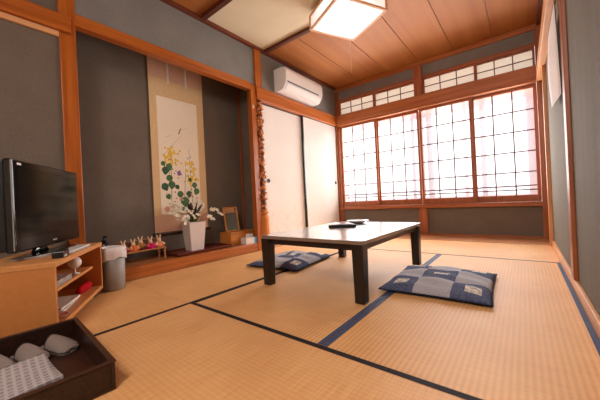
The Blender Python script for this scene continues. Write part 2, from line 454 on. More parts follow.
for n, (a, b, dy, lb) in enumerate([(-2.434, -1.80, 0, 'leftmost small transom window'), (-1.815, -1.178, .032, 'second small transom window from the left'),
                                    (-1.068, -.42, 0, 'third small transom window from the left'), (-.435, .164, .032, 'small transom window beside the right wall')]):
    window('window_%d' % (n + 5), a, b, 1.987, 2.225, yy + dy, lb, 2, [2.105], M_tpane, stile=.022, rail_b=.022, rail_t=.02, r=.0055)
# outer aluminium sashes and the balcony rail seen through the panes
t = thing('window_9', 'pale outer window sash seen through the lattice windows', 'window', (0, 0, 0), 0, None, 'structure')
m = MB(); yo = YW + .13
for a, b in ((-2.43, -2.38), (-1.86, -1.80), (-1.30, -1.25), (-1.20, -1.12), (-1.08, -1.00), (-.62, -.57), (-.42, -.36), (.06, .17)):
    m.box(a, b, yo, yo + .025, .47, 1.80)
m.box(-2.43, .17, yo + .026, yo + .05, 1.70, 1.80); m.box(-2.43, .17, yo + .026, yo + .05, .44, .53)
m.build('frame', M_sash, t)
t = thing('balcony_railing', 'thin grey balcony railing outside the windows', 'railing', (0, YW + .55, .0))
MB().box(-2.9, .7, 0, .04, .60, .635).build('handrail', plain('rail_grey', (120, 116, 124), .5), t)
MB().box(-2.9, .7, 0, .04, .48, .50).build('rail', plain('rail_grey_low', (150, 146, 152), .5), t)
m = MB()
for k in range(34): m.box(-2.88 + k * .106, -2.866 + k * .106, .012, .03, .1, .48)
m.build('balusters', plain('rail_grey_bars', (160, 156, 164), .5), t)
slab('floor_balcony', M_white, [(-3.0, .8, YW + .2, YW + .8, .0, .1)], 'balcony floor outside the windows', 'floor')

# ------------------------------------------------------------------ tatami mats
def tatami(label, x0, x1, y0, y1, along, borders, navy=True):
    cx, cy = (x0 + x1) / 2, (y0 + y1) / 2
    t = thing('tatami_mat', label, 'tatami mat', (cx, cy, 0), 0, 'tatami mats covering the floor')
    hx, hy = (x1 - x0) / 2, (y1 - y0) / 2
    g = .0015
    MB().box(-hx + g, hx - g, -hy + g, hy - g, -.058, 0).build('rush_surface', T_y if along == 'y' else T_x, t)
    for side, w, mt in borders:
        m = MB(); e = .0012
        if side == 'l': m.box(-hx + g, -hx + w, -hy + g, hy - g, 0, e)
        if side == 'r': m.box(hx - w, hx - g, -hy + g, hy - g, 0, e)
        if side == 'f': m.box(-hx + g, hx - g, hy - w, hy - g, 0, e)
        if side == 'n': m.box(-hx + g, hx - g, -hy + g, -hy + w, 0, e)
        m.build('border', mt, t)
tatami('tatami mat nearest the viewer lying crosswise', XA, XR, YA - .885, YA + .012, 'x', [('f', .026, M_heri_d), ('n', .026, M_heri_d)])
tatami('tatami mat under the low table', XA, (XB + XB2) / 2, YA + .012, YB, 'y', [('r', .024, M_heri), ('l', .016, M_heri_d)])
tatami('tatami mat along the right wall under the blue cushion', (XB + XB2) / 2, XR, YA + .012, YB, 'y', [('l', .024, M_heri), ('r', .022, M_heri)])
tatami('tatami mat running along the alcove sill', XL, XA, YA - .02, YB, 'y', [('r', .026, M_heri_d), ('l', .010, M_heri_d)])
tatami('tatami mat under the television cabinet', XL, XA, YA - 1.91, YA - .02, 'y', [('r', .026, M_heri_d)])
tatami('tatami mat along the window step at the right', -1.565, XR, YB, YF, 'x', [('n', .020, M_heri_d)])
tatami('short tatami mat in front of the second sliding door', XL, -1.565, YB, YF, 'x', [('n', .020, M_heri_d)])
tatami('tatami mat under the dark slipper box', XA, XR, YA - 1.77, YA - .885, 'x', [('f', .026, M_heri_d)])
slab('trim_28', W_alc, [(XL, XR, YBACK, YA - 1.91, -.06, -.002)], 'wooden floor behind the viewer', 'floor')
slab('trim_29', W_alc, [(XA, XR, YA - 1.91, YA - 1.77, -.06, -.002)], 'wooden floor strip behind the viewer', 'floor')

# ------------------------------------------------------------------ low table
M_ttop, nt, b, N, L = new_mat('lacquered_table_top')
b.inputs['Roughness'].default_value = .3; b.inputs['Specular IOR Level'].default_value = .6
b.inputs['Coat Weight'].default_value = 1; b.inputs['Coat Roughness'].default_value = .2; b.inputs['Coat IOR'].default_value = 1.9
tc = N.new('ShaderNodeTexCoord'); nz = N.new('ShaderNodeTexNoise'); mp = N.new('ShaderNodeMapping')
mp.inputs['Scale'].default_value = (2, 30, 1); L.new(tc.outputs['Object'], mp.inputs['Vector']); L.new(mp.outputs['Vector'], nz.inputs['Vector'])
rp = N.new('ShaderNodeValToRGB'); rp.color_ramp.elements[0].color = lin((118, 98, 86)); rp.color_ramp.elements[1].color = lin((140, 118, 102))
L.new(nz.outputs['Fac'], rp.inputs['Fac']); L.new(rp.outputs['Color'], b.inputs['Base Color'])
M_tleg = plain('black_brown_table_wood', (34, 24, 19), .32, spec=.5)
TX0, TX1, TY0, TY1, TZ = -1.460, -.676, 1.372, 2.47, .346
cx, cy = (TX0 + TX1) / 2, (TY0 + TY1) / 2
hx, hy = (TX1 - TX0) / 2, (TY1 - TY0) / 2
tb = thing('low_table', 'low black lacquered table on four square legs in the middle of the mats', 'table', (cx, cy, 0))
c = .018
out = [(-hx + c, -hy), (hx - c, -hy), (hx, -hy + c), (hx, hy - c), (hx - c, hy), (-hx + c, hy), (-hx, hy - c), (-hx, -hy + c)]
MB().prism(out, 'z', TZ - .022, TZ).build('tabletop', [M_ttop], tb, bevel=.004)
m = MB(); i = .022
for (x0, x1, y0, y1) in ((-hx + i, hx - i, -hy + i, -hy + i + .022), (-hx + i, hx - i, hy - i - .022, hy - i),
                         (-hx + i, -hx + i + .022, -hy + i + .022, hy - i - .022), (hx - i - .022, hx - i, -hy + i + .022, hy - i - .022)):
    m.box(x0, x1, y0, y1, TZ - .058, TZ - .0225)
m.build('apron', M_tleg, tb)
for sx in (-1, 1):
    for sy in (-1, 1):
        m = MB()
        lx, ly = sx * (hx - .040), sy * (hy - .040)
        m.frustum((lx, ly), (.029, .029), (.034, .034), 0.0015, TZ - .0222)
        m.build('leg', M_tleg, tb, bevel=.004)

# on the table: glass dish, remote
t = thing('glass_dish', 'shallow round pale dish on the far part of the low table', 'dish', (-1.185, 2.325, TZ))
M_dish = plain('pale_grey_ceramic', (196, 194, 190), .2, spec=.6)
MB().lathe([(.045, .001), (.060, .004), (.095, .022), (.102, .026), (.098, .027), (.060, .010), (.003, .008)], seg=32).build('bowl', M_dish, t)
MB().lathe([(.042, .0002), (.044, .001)], seg=24).build('foot_ring', M_dish, t)
t = thing('remote_control', 'black remote control lying on the low table', 'remote control', (-1.150, 1.985, TZ), math.radians(33))
m = MB()
m.prism([(-.105, .0005), (.105, .0005), (.112, .014), (.100, .022), (-.100, .022), (-.112, .014)], 'y', -.028, .028)
m.build('body', plain('remote_black', (26, 22, 22), .4), t, bevel=.004)
m = MB()
for i in range(9):
    for j in range(3): m.box(-.085 + i * .018, -.075 + i * .018, -.018 + j * .014, -.010 + j * .014, .0221, .0245)
m.build('button_pad', plain('remote_buttons', (96, 92, 92), .6), t)
MB().box(-.094, .094, -.0245, .0245, .0221, .0226).build('face_plate', plain('remote_face', (60, 54, 54), .35), t)

# ------------------------------------------------------------------ patchwork cushions
C_navy = cloth('navy_patch_cloth', (66, 72, 98), (102, 108, 134), 120)
C_grey = cloth('grey_patch_cloth', (152, 150, 158), (186, 182, 186), 200)
C_motif = cloth('pale_square_motif', (150, 146, 146), (232, 222, 202), 40)
C_edge = cloth('cushion_underside', (36, 40, 58), (54, 58, 78), 120)
def cushion(label, cx, cy, sx, sy, rz, h=.075, puff=1.0, seed=1):
    t = thing('floor_cushion', label, 'cushion', (cx, cy, .001), rz, 'patchwork floor cushions on the tatami')
    rnd = random.Random(seed)
    n = 36
    bm = bmesh.new()
    ph = [rnd.uniform(0, 6.28) for _ in range(4)]
    def prof(u, v):
        a = (1 - abs(u) ** 2.6) * (1 - abs(v) ** 2.6)
        a = max(a, 0) ** .48
        wr = .006 * math.sin(7 * u + ph[0]) * math.sin(6 * v + ph[1]) + .004 * math.sin(15 * v + ph[2] + 3 * u)
        seam = 0
        for q in (-1 / 3, 1 / 3):
            seam += math.exp(-((u - q) / .03) ** 2) + math.exp(-((v - q) / .03) ** 2)
        return a, wr * a - .004 * seam * a
    def sag(u, v): return 1 - .045 * (1 - abs(u)) * 0 - .04 * (abs(u) ** 2 * abs(v) ** 0) * (1 - abs(v)) - .0
    top = {}; bot = {}
    for i in range(n + 1):
        for j in range(n + 1):
            u, v = -1 + 2 * i / n, -1 + 2 * j / n
            a, w = prof(u, v)
            pin = 1 - .035 * (1 - v * v) * abs(u) ** 3; pin2 = 1 - .035 * (1 - u * u) * abs(v) ** 3
            x, y = u * sx / 2 * pin, v * sy / 2 * pin2
            e = .016
            top[i, j] = bm.verts.new((x, y, e + (h - e) * a + w))
            if 0 < i < n and 0 < j < n: bot[i, j] = bm.verts.new((x, y, e - (e - .0005) * min(1, a * 1.3)))
            else: bot[i, j] = top[i, j]
    for i in range(n):
        for j in range(n):
            ci, cj = i * 3 // n, j * 3 // n
            mi = 0 if (ci + cj) % 2 == 0 else 1
            if mi == 0:
                fu, fv = (i % (n // 3)) / (n // 3), (j % (n // 3)) / (n // 3)
                if .3 < fu < .7 and .3 < fv < .7: mi = 2
            f = bm.faces.new([top[i, j], top[i + 1, j], top[i + 1, j + 1], top[i, j + 1]]); f.material_index = mi; f.smooth = True
            try:
                f = bm.faces.new([bot[i, j], bot[i, j + 1], bot[i + 1, j + 1], bot[i + 1, j]]); f.material_index = 3; f.smooth = True
            except ValueError: pass
    mb = MB(); mb.bm.free(); mb.bm = bm
    mb.build('cover', [C_navy, C_grey, C_motif, C_edge], t)
    p = MB()
    for a, b in (((-1, -1), (1, -1)), ((1, -1), (1, 1)), ((1, 1), (-1, 1)), ((-1, 1), (-1, -1))):
        pts = []
        for k in range(13):
            u = a[0] + (b[0] - a[0]) * k / 12; v = a[1] + (b[1] - a[1]) * k / 12
            pin = 1 - .035 * (1 - v * v) * abs(u) ** 3; pin2 = 1 - .035 * (1 - u * u) * abs(v) ** 3
            pts.append((u * sx / 2 * pin, v * sy / 2 * pin2, .0165))
        p.tube(pts, .004, 6)
    p.build('seam_piping', C_edge, t)
    return t
cushion('navy and grey checked cushion to the right of the low table', -.437, 1.965, .575, .64, math.radians(2), h=.068, seed=3)
cushion('navy and grey checked cushion left of the low table by the alcove', -1.745, 2.035, .54, .65, math.radians(6), h=.068, seed=5)

# ------------------------------------------------------------------ TV cabinet
W_cab = wood('honey_cabinet_wood', (190, 120, 62), (196, 126, 66), 'x', .4, bump=.0)
W_cabe = wood('pale_cabinet_edge', (200, 134, 76), (208, 142, 82), 'x', .4, bump=.0)
P0 = Vector((-1.640, .304)); RZ = math.radians(150.2); CW, CD, CB, CT = .742, .33, .045, .357
cab = thing('tv_cabinet', 'honey coloured wooden television cabinet with open shelves at the left', 'cabinet', (P0.x, P0.y, 0), RZ)
MB().box(0, .022, 0.004, CD, CB, CT - .024).build('side_panel', W_cab, cab, bevel=.0015)
MB().box(CW - .022, CW, 0.004, CD, CB, CT - .024).build('side_panel', W_cab, cab, bevel=.0015)
MB().box(-.002, CW + .002, 0, CD, CT - .024, CT).build('top', W_cabe, cab, bevel=.002)
MB().box(.022, CW - .022, 0.004, CD, CB, CB + .022).build('bottom', W_cabe, cab, bevel=.0015)
MB().box(.022, CW - .022, CD - .012, CD, CB + .022, CT - .024).build('back_panel', W_cab, cab)
MB().box(.022, CW - .022, .05, CD - .012, .190, .206).build('shelf', W_cabe, cab, bevel=.0015)
M_cast = plain('black_caster_rubber', (20, 18, 18), .5)
for x in (.05, CW - .05):
    for y in (.05, CD - .05):
        m = MB(); R = Matrix.Translation((x, y, .0212)) @ Matrix.Rotation(PI / 2, 4, 'Y')
        m.lathe([(.008, -.010), (.020, -.010), (.020, .010), (.008, .010)], seg=16, M=R)
        m.box(x - .014, x + .014, y - .010, y + .010, .034, CB - .0005)
        m.build('caster', M_cast, cab)
def on_cab(x, y, z):
    c_, s_ = math.cos(RZ), math.sin(RZ)
    return (P0.x + c_ * x - s_ * y, P0.y + s_ * x + c_ * y, z)
SH = .2065; BT = CB + .0225
M_wht = plain('white_plastic', (226, 218, 212), .4, noise=.03)
# shelf contents
t = thing('globe_ornament', 'round white ball on a thin stem standing on the cabinet shelf', 'ornament', on_cab(.485, .079, SH))
MB().ball((0, 0, .068), .035).build('globe', M_wht, t)
MB().lathe([(.024, .0), (.024, .004), (.006, .008), (.005, .036)], seg=16).build('stand', M_wht, t)
t = thing('document_tray', 'flat pale grey case lying on the upper cabinet shelf', 'case', on_cab(.215, .155, SH), RZ)
m = MB().box(-.15, .15, -.10, .10, 0, .022); m.build('case', plain('grey_case', (150, 140, 134), .3), t, bevel=.004)
MB().box(-.151, .151, -.101, .101, .0222, .030).build('lid', plain('pale_case_lid', (176, 166, 160), .25), t, bevel=.003)
t = thing('red_pouch', 'red cloth pouch in the bottom shelf of the cabinet', 'pouch', on_cab(.60, .07, BT), RZ)
m = MB(); m.tube([(-.105, 0, .022), (-.095, 0, .023), (-.05, .004, .024), (.03, -.003, .026), (.08, .002, .025), (.098, 0, .023)], [.008, .018, .022, .025, .024, .016], 14)
m.build('pouch_body', cloth('red_cloth', (150, 10, 20), (196, 24, 34), 60), t)
MB().box(.099, .104, -.014, .014, .014, .034).build('pouch_flap', plain('dark_red_flap', (120, 8, 18), .7), t)
for k, (x, y, w, d, h, rz, cc, lb, z) in enumerate([(.335, .125, .26, .14, .012, .04, (206, 196, 186), 'white magazine under other papers in the bottom of the cabinet', 0),
                                        (.34, .12, .24, .13, .010, -.05, (226, 214, 200), 'topmost white magazine in the bottom of the cabinet', .0125)]):
    t = thing('magazine', lb, 'magazine', on_cab(x, y, BT + z), RZ + rz, 'magazines in the cabinet')
    MB().box(-w / 2, w / 2, -d / 2, d / 2, 0, h - .001).build('pages', plain('page_white%d' % k, cc, .8), t)
    MB().box(-w / 2 - .001, w / 2 + .001, -d / 2 - .001, d / 2 + .001, h - .0009, h).build('cover', plain('cover%d' % k, tuple(v - 14 for v in cc), .35), t)
t = thing('pink_saucer', 'pale pink oval dish at the front of the bottom cabinet shelf', 'dish', on_cab(.145, .048, BT + .0))
MB().lathe([(.02, .0), (.030, .001), (.042, .012), (.044, .014), (.040, .0135), (.028, .004), (.002, .003)], seg=24).build('saucer', plain('pink_ceramic', (222, 168, 160), .3), t)

# ------------------------------------------------------------------ television
TR = math.radians(145.6); tdir = Vector((-.825, .565))
Q = Vector((-2.025, .350)) + tdir * .060
tv = thing('television', 'black flat television on the wooden cabinet', 'television', (Q.x, Q.y, CT), TR)
M_tvf = plain('tv_gloss_black', (14, 12, 12), .12, spec=.5, noise=0)
M_tvs = plain('tv_screen_glass', (24, 21, 18), .12, spec=.25, noise=0)
M_tvb = plain('tv_back_black', (18, 16, 16), .5)
M_sil = plain('tv_silver', (150, 140, 132), .4, metal=.2)
TW0, TW1, Z0, Z1 = -.325, .325, .043, .476
m = MB()
m.box(TW0, TW1, .0, .035, Z0, Z1)
m.build('bezel', M_tvf, tv, bevel=.007)
MB().box(TW0 + .032, TW1 - .032, -.0012, -.0002, Z0 + .062, Z1 - .034).build('screen', M_tvs, tv)
m = MB(); m.box(TW0 + .004, TW1 - .004, .0352, .080, Z0 + .006, Z1 - .006); m.box(TW0 + .1, TW1 - .1, .0802, .12, Z0 + .06, Z1 - .10)
m.build('rear_housing', M_tvb, tv, bevel=.008)
MB().box(TW0 - .0016, TW0 - .0002, .002, .006, Z0 + .01, Z1 - .006).build('silver_edge', M_sil, tv)
MB().box(TW0 + .035, TW0 + .065, -.0015, -.0002, Z1 - .026, Z1 - .016).build('corner_mark', M_wht, tv)
MB().box(-.010, .030, -.0015, -.0002, Z0 + .022, Z0 + .030).build('logo_mark', M_sil, tv)
m = MB(); m.lathe([(.075, .013), (.062, .03), (.056, .10)], c=(-.02, .055, 0), seg=20, sy=.28); m.build('neck', M_tvf, tv)
m = MB()
outl = []
for k in range(33):
    a = PI + PI * k / 32
    outl.append((.27 * math.cos(a), .02 + .085 * math.sin(a) if abs(math.cos(a)) < .98 else .02))
outl += [(.27, .06), (-.27, .06)]
m.prism(outl, 'z', .0008, .011, 0)
st = m.build('base', M_sil, tv, bevel=.002)
MB().prism([(x * .93, y * .90 + .002) for x, y in outl], 'z', .0112, .0125).build('base_cover', M_tvf, st)
t = thing('set_top_box', 'small black box with a white tag in front of the television', 'box', on_cab(.165, .034, CT), RZ + .1)
MB().box(-.055, .055, -.022, .022, .0003, .032).build('case', plain('stb_black', (20, 18, 18), .35), t, bevel=.004)
MB().box(-.04, .0, -.0235, -.0222, .004, .012).build('tag', M_wht, t)
t = thing('white_player', 'slim white device lying at the right end of the cabinet top', 'device', on_cab(.40, .046, CT), RZ - .02)
MB().box(-.135, .135, -.034, .034, .0003, .016).build('case', plain('white_player_case', (214, 206, 200), .3), t, bevel=.004)
MB().box(-.134, .134, -.0352, -.0342, .004, .008).build('front_slot', plain('player_grey', (150, 142, 138), .4), t)

# ------------------------------------------------------------------ waste bin
t = thing('waste_bin', 'grey plastic waste bin with a white bag liner beside the cabinet', 'bin', (-2.352, .756, 0))
M_bin = plain('grey_bin_plastic', (142, 134, 126), .5, noise=.03)
MB().lathe([(.066, .0012), (.069, .004), (.079, .302), (.075, .302), (.066, .008), (.002, .007)], seg=32).build('bucket', M_bin, t)
M_bag = plain('white_bag_film', (216, 204, 200), .35, spec=.4, noise=.06, nscale=18)
m = MB(); rr = random.Random(4)
prof = [(.068, .20), (.073, .303), (.077, .308), (.0825, .304), (.0855, .275), (.0850, .245), (.0825, .222)]
seg = 40; rings = []
for pi, (r, z) in enumerate(prof):
    ring = []
    for k in range(seg):
        a = 2 * PI * k / seg
        zz = z + (.012 * math.sin(2 * a + 1) + .004 * math.sin(7 * a)) * (pi >= 4) * ((pi - 3) / 3)
        r2 = r + (.0035 * math.sin(11 * a + pi * .7) + .003 * math.sin(5 * a) * (pi >= 4) + .0015 * rr.random() if pi >= 3 else 0)
        ring.append(m.bm.verts.new((r2 * math.cos(a), r2 * math.sin(a), zz)))
    rings.append(ring)
for a, b in zip(rings, rings[1:]):
    for k in range(seg):
        f = m.bm.faces.new([a[k], a[(k + 1) % seg], b[(k + 1) % seg], b[k]]); f.smooth = True
m.build('bag_liner', M_bag, t)

t = thing('dark_bottle', 'black pump bottle showing behind the rim of the waste bin', 'bottle', (-2.57, .775, .0985))
M_btl = plain('bottle_black', (18, 20, 26), .25)
MB().lathe([(.034, .0), (.038, .004), (.040, .175), (.034, .212), (.020, .226), (.018, .2283)], seg=20).build('flask', M_btl, t)
m = MB(); m.lathe([(.018, .2285), (.018, .245), (.008, .248), (.007, .268)], seg=14); m.box(-.012, .040, -.010, .010, .262, .276)
m.build('pump', M_btl, t, bevel=.002)

# ------------------------------------------------------------------ dark box with slippers
M_bsk = plain('dark_lacquer_weave', (46, 26, 20), .32, spec=.45, noise=.5, nscale=130)
M_bski = plain('dark_box_inside', (54, 28, 20), .35, noise=.15)
BRZ = math.radians(-3.5)
BL, BD, BH = .572, .46, .088
ca, sa = math.cos(BRZ), math.sin(BRZ)
Ax, Ay = -1.052, .331                           # far right top corner
bx, by = Ax - BL * ca, Ay - BL * sa             # origin: far left corner; local x to the right, local y = 0 .. -BD towards the viewer
bk = thing('storage_box', 'open dark brown lacquered box holding slippers at the lower left', 'box', (bx, by, 0), BRZ)
w = .012
m = MB()
def wallq(p0, p1, q0, q1, zb, zt):
    pass
m.box(0, BL, -w, 0, .010, BH); m.box(0, BL, -BD, -BD + w, .010, BH)
m.box(0, w, -BD + w, -w, .010, BH); m.box(BL - w, BL, -BD + w, -w, .010, BH)
m.build('wall_rim', M_bsk, bk, bevel=.003)
MB().box(0, BL, -BD, 0, .0015, .0098).build('bottom', M_bski, bk)
m = MB()
for a in ((-.003, BL + .003, -w - .002, .003), (-.003, BL + .003, -BD - .003, -BD + w + .002), (-.003, w + .002, -BD + w + .002, -w - .002), (BL - w - .002, BL + .003, -BD + w + .002, -w - .002)):
    m.box(*a, BH + .0003, BH + .006)
m.build('rim_band', plain('box_rim', (66, 40, 30), .3), bk, bevel=.002)
def in_box(x, y, z): return (bx + ca * x - sa * y, by + sa * x + ca * y, z)

def stripe_material(name, c1, c2, period, axis):
    m, nt, b, N, L = new_mat(name)
    b.inputs['Roughness'].default_value = .9; b.inputs['Specular IOR Level'].default_value = .1
    tc = N.new('ShaderNodeTexCoord'); wv = N.new('ShaderNodeTexWave'); wv.bands_direction = axis
    wv.inputs['Scale'].default_value = .314 / period; wv.inputs['Distortion'].default_value = .2
    L.new(tc.outputs['Object'], wv.inputs['Vector'])
    rp = N.new('ShaderNodeValToRGB'); rp.color_ramp.elements[0].color = lin(c1); rp.color_ramp.elements[1].color = lin(c2)
    rp.color_ramp.elements[0].position = .35; rp.color_ramp.elements[1].position = .6
    L.new(wv.outputs['Fac'], rp.inputs['Fac']); L.new(rp.outputs['Color'], b.inputs['Base Color'])
    return m
M_slip = stripe_material('grey_striped_cloth', (126, 112, 106), (146, 130, 122), .010, 'X')
M_sole = cloth('slipper_sole', (116, 102, 96), (138, 124, 116), 90)
M_trim = cloth('slipper_trim', (44, 36, 34), (62, 52, 48), 90)
def slipper(label, x, y, z, rz, L_=.172, tilt=0):
    """toe towards local +x"""
    t = thing('slipper', label, 'slipper', in_box(x, y, z), rz, 'grey slippers in the dark box')
    t.rotation_euler = (tilt, 0, rz)
    hw = lambda u: .026 + .007 * math.sin(PI * min(max((u - .15) / .85, 0), 1) * .75) if u < .8 else (.0262 + .007 * math.sin(PI * .65 / .85 * .75)) * math.sqrt(max(0, 1 - ((u - .8) / .2) ** 2)) + .002
    n = 22
    outl = [(u * L_ , hw(u)) for u in [k / n for k in range(n + 1)]]
    oo = [(px, -py) for px, py in outl] + [(px, py) for px, py in outl[::-1]]
    m = MB(); m.prism(oo, 'z', .0005, .012); m.build('sole', M_sole, t, bevel=.002)
    m = MB(); rings = []                          # domed toe cover
    na = 14
    for k in range(15):
        u = .27 + .722 * k / 14; ww = hw(u); hh = .037 * (1 - max(0, (u - .55) / .45) ** 2.2) * (.9 + .1 * math.sin(u * 6)) + .004
        rings.append([m.bm.verts.new((u * L_ + .012 * (abs(math.cos(PI * q / na)) - .5) * (k < 3), (ww + .001) * math.cos(PI * q / na), .0122 + hh * math.sin(PI * q / na))) for q in range(na + 1)])
    for a, b2 in zip(rings, rings[1:]):
        for q in range(na):
            f = m.bm.faces.new([a[q], a[q + 1], b2[q + 1], b2[q]]); f.smooth = True
    o = m.build('toe_cover', M_slip, t)
    sd = o.modifiers.new('solid', 'SOLIDIFY'); sd.thickness = .004; sd.offset = 1
    u = .27; ww = hw(u); hh = .037 * .97 + .004
    MB().tube([(u * L_ + .012 * (abs(math.cos(PI * q / na)) - .5), (ww + .003) * math.cos(PI * q / na), .0135 + (hh + .003) * math.sin(PI * q / na)) for q in range(na + 1)], .0035, 6).build('trim_band', M_trim, t)
    return t
slipper('grey striped slipper nearest the cabinet in the dark box', .022, -.110, .0105, math.radians(18))
slipper('middle grey slipper of the three in the dark box', .030, -.192, .0105, math.radians(14))
slipper('grey slipper nearest the picture edge, partly under the patterned cloth', .020, -.284, .0105, math.radians(14))
# patterned folded cloth
def grid_cloth():
    m, nt, b, N, L = new_mat('grid_patterned_cloth')
    b.inputs['Roughness'].default_value = .95; b.inputs['Specular IOR Level'].default_value = .1
    tc = N.new('ShaderNodeTexCoord'); ck = N.new('ShaderNodeTexBrick')
    ck.offset = 0; ck.inputs['Scale'].default_value = 1
    ck.inputs['Color1'].default_value = lin((138, 128, 130)); ck.inputs['Color2'].default_value = lin((152, 142, 142)); ck.inputs['Mortar'].default_value = lin((176, 166, 163))
    ck.inputs['Brick Width'].default_value = .024; ck.inputs['Row Height'].default_value = .02; ck.inputs['Mortar Size'].default_value = .0042
    L.new(tc.outputs['Object'], ck.inputs['Vector']); L.new(ck.outputs['Color'], b.inputs['Base Color'])
    return m
t = thing('patterned_cloth', 'folded grey cloth with a woven grid pattern in the dark box', 'cloth', in_box(.222, -.44, .012), BRZ)
M_grid = grid_cloth()
for name, z0, dz in (('lower_fold', .001, .020), ('upper_fold', .0225, .022)):
    m = MB(); n = 18; T, B_ = {}, {}
    for i in range(n + 1):
        for j in range(n + 1):
            u, v = i / n, j / n
            x, y = .006 + u * .240, v * (.305 + .02 * u)
            wv = .005 * math.sin(5 * u + 2 * v) + .004 * math.sin(7 * v + 1)
            T[i, j] = m.bm.verts.new((x, y, z0 + dz + wv * .8)); B_[i, j] = m.bm.verts.new((x, y, z0 + wv * .8 + .004 * (z0 < .01)))
    for i in range(n):
        for j in range(n):
            for D, r in ((T, 0), (B_, 1)):
                q = [D[i, j], D[i + 1, j], D[i + 1, j + 1], D[i, j + 1]]
                f = m.bm.faces.new(q[::-1] if r else q); f.smooth = True
    for k in range(n):
        for (a, b2) in (((k, 0), (k + 1, 0)), ((k + 1, n), (k, n)), ((0, k + 1), (0, k)), ((n, k), (n, k + 1))):
            m.bm.faces.new([T[a], B_[a], B_[b2], T[b2]])
    m.build(name, M_grid, t)

# ------------------------------------------------------------------ hanging scroll
sc = thing('hanging_scroll', 'tall hanging scroll painted with green leaves and yellow flowers in the alcove', 'hanging scroll', (XN + .012, 1.61, 0))
M_bro = cloth('tan_brocade', (212, 176, 130), (224, 190, 144), 70)
M_pnk = cloth('rose_brocade', (206, 160, 132), (218, 174, 146), 70)
M_pap = plain('cream_scroll_paper', (246, 230, 206), .9, noise=.03, nscale=3)
SW = .302
m = MB()
m.box(-.0015, .0015, -SW, SW, .490, 1.90, 0); m.box(-.0015, .0015, -SW, SW, 1.9002, 2.25, 1)
m.box(-.0015, .0015, -SW + .0, SW, .30, .4898, 1)
m.build('mounting_cloth', [M_bro, M_pnk], sc)
m = MB()
for y in (-.10, .10): m.box(.002, .0035, y - .010, y + .010, 1.87, 2.25)
m.build('ribbon', plain('white_ribbon', (228, 212, 196), .8), sc)
m = MB()
rd = Matrix.Translation((.004, 0, .305)) @ Matrix.Rotation(PI / 2, 4, 'X')
m.lathe([(.014, -SW - .02), (.014, SW + .02)], seg=14, M=rd)
m.build('roller', plain('dark_roller', (64, 36, 24), .4), sc)
m = MB(); m.lathe([(.012, -SW), (.012, SW)], seg=12, M=Matrix.Translation((.002, 0, 2.258)) @ Matrix.Rotation(PI / 2, 4, 'X'))
m.tube([(.002, -.1, 2.27), (.0, 0, 2.38), (.002, .1, 2.27)], .003, 6)
m.build('hanging_rod', plain('dark_rod', (64, 36, 24), .4), sc)
# painting: paper with painted leaves and flowers, all inside one part
G1 = plain('paint_green', (72, 108, 68), .9, noise=.2); G2 = plain('paint_dark_green', (56, 86, 58), .9, noise=.2)
Yl = plain('paint_yellow', (232, 190, 66), .9, noise=.12); Pu = plain('paint_purple', (132, 96, 146), .9); Bn = plain('paint_brown', (140, 100, 66), .9)
Pk = plain('paint_pink', (216, 162, 142), .9); Gy = plain('paint_haze', (196, 184, 150), .9)
m = MB(); m.box(.0018, .0028, -.232, .218, .50, 1.715, 0)
rnd = random.Random(11)
lay = [0]
def blob(y, z, ry, rz_, mat, a=0, n=9, pointed=False):
    lay[0] += 1; x = .003 + lay[0] * .000012
    pts = []
    for k in range(n):
        th = 2 * PI * k / n; r = 1.0
        py, pz = ry * math.cos(th) * r, rz_ * math.sin(th) * r
        if pointed and pz < 0: py *= 1 - .6 * (-pz / rz_)
        pts.append((x, y + py * math.cos(a) - pz * math.sin(a), z + py * math.sin(a) + pz * math.cos(a)))
    m.poly(pts, mat)
def stem(y0, z0, y1, z1, w=.003, mat=5):
    lay[0] += 1; x = .003 + lay[0] * .000012
    m.poly([(x, y0 - w, z0), (x, y0 + w, z0), (x, y1 + w * .6, z1), (x, y1 - w * .6, z1)], mat)
# branches and bird-like twig up high
stem(-.19, 1.10, .02, 1.34, .002, 5); stem(-.10, 1.22, -.12, 1.0, .002, 5); stem(.12, .56, .10, 1.2, .0025, 2)
stem(-.02, 1.39, .10, 1.43, .006, 7); stem(-.15, 1.30, -.08, 1.33, .005, 7); stem(-.01, 1.35, .02, 1.42, .007, 5)
stem(-.12, .6, -.10, 1.14, .003, 2); stem(.02, .56, .05, .95, .003, 2)
for _ in range(46):
    blob(rnd.gauss(-.12, .035), rnd.uniform(1.02, 1.20), .012, .014, 3)
for _ in range(40):
    blob(rnd.gauss(.125, .028), rnd.uniform(.80, 1.06), .012, .016, 3)
for y, z, s, mt in [(-.17, .95, .055, 2), (-.13, .99, .05, 1), (-.19, 1.02, .035, 1), (-.18, .78, .055, 2), (-.11, .80, .055, 1), (-.13, .87, .05, 1),
                    (-.15, .68, .04, 1), (-.02, .70, .05, 1), (.03, .62, .07, 1), (.08, .70, .05, 2), (.0, .54, .035, 1), (.15, .80, .045, 1), (.17, .73, .05, 1), (.08, .56, .04, 2),
                    (-.05, .78, .035, 2), (.10, .86, .03, 2), (-.17, .55, .04, 6), (-.1, .58, .03, 7), (.16, .60, .03, 7)]:
    blob(y, z, s * .74, s * .82, mt if mt < 7 else 7, rnd.uniform(-.6, .6), 10, True)
for y, z in [(-.02, .93), (-.03, .915), (-.01, .92), (-.02, .945), (-.035, .935)]: blob(y, z, .014, .014, 4)
for _ in range(26): blob(rnd.uniform(-.18, .19), rnd.uniform(.62, 1.12), .007, .008, rnd.choice((5, 2, 4)))
for _ in range(16): blob(rnd.uniform(-.2, .19), rnd.uniform(.52, .72), .012, .010, 6)
m.build('painting', [M_pap, G1, G2, Yl, Pu, Bn, Pk, Gy], sc)

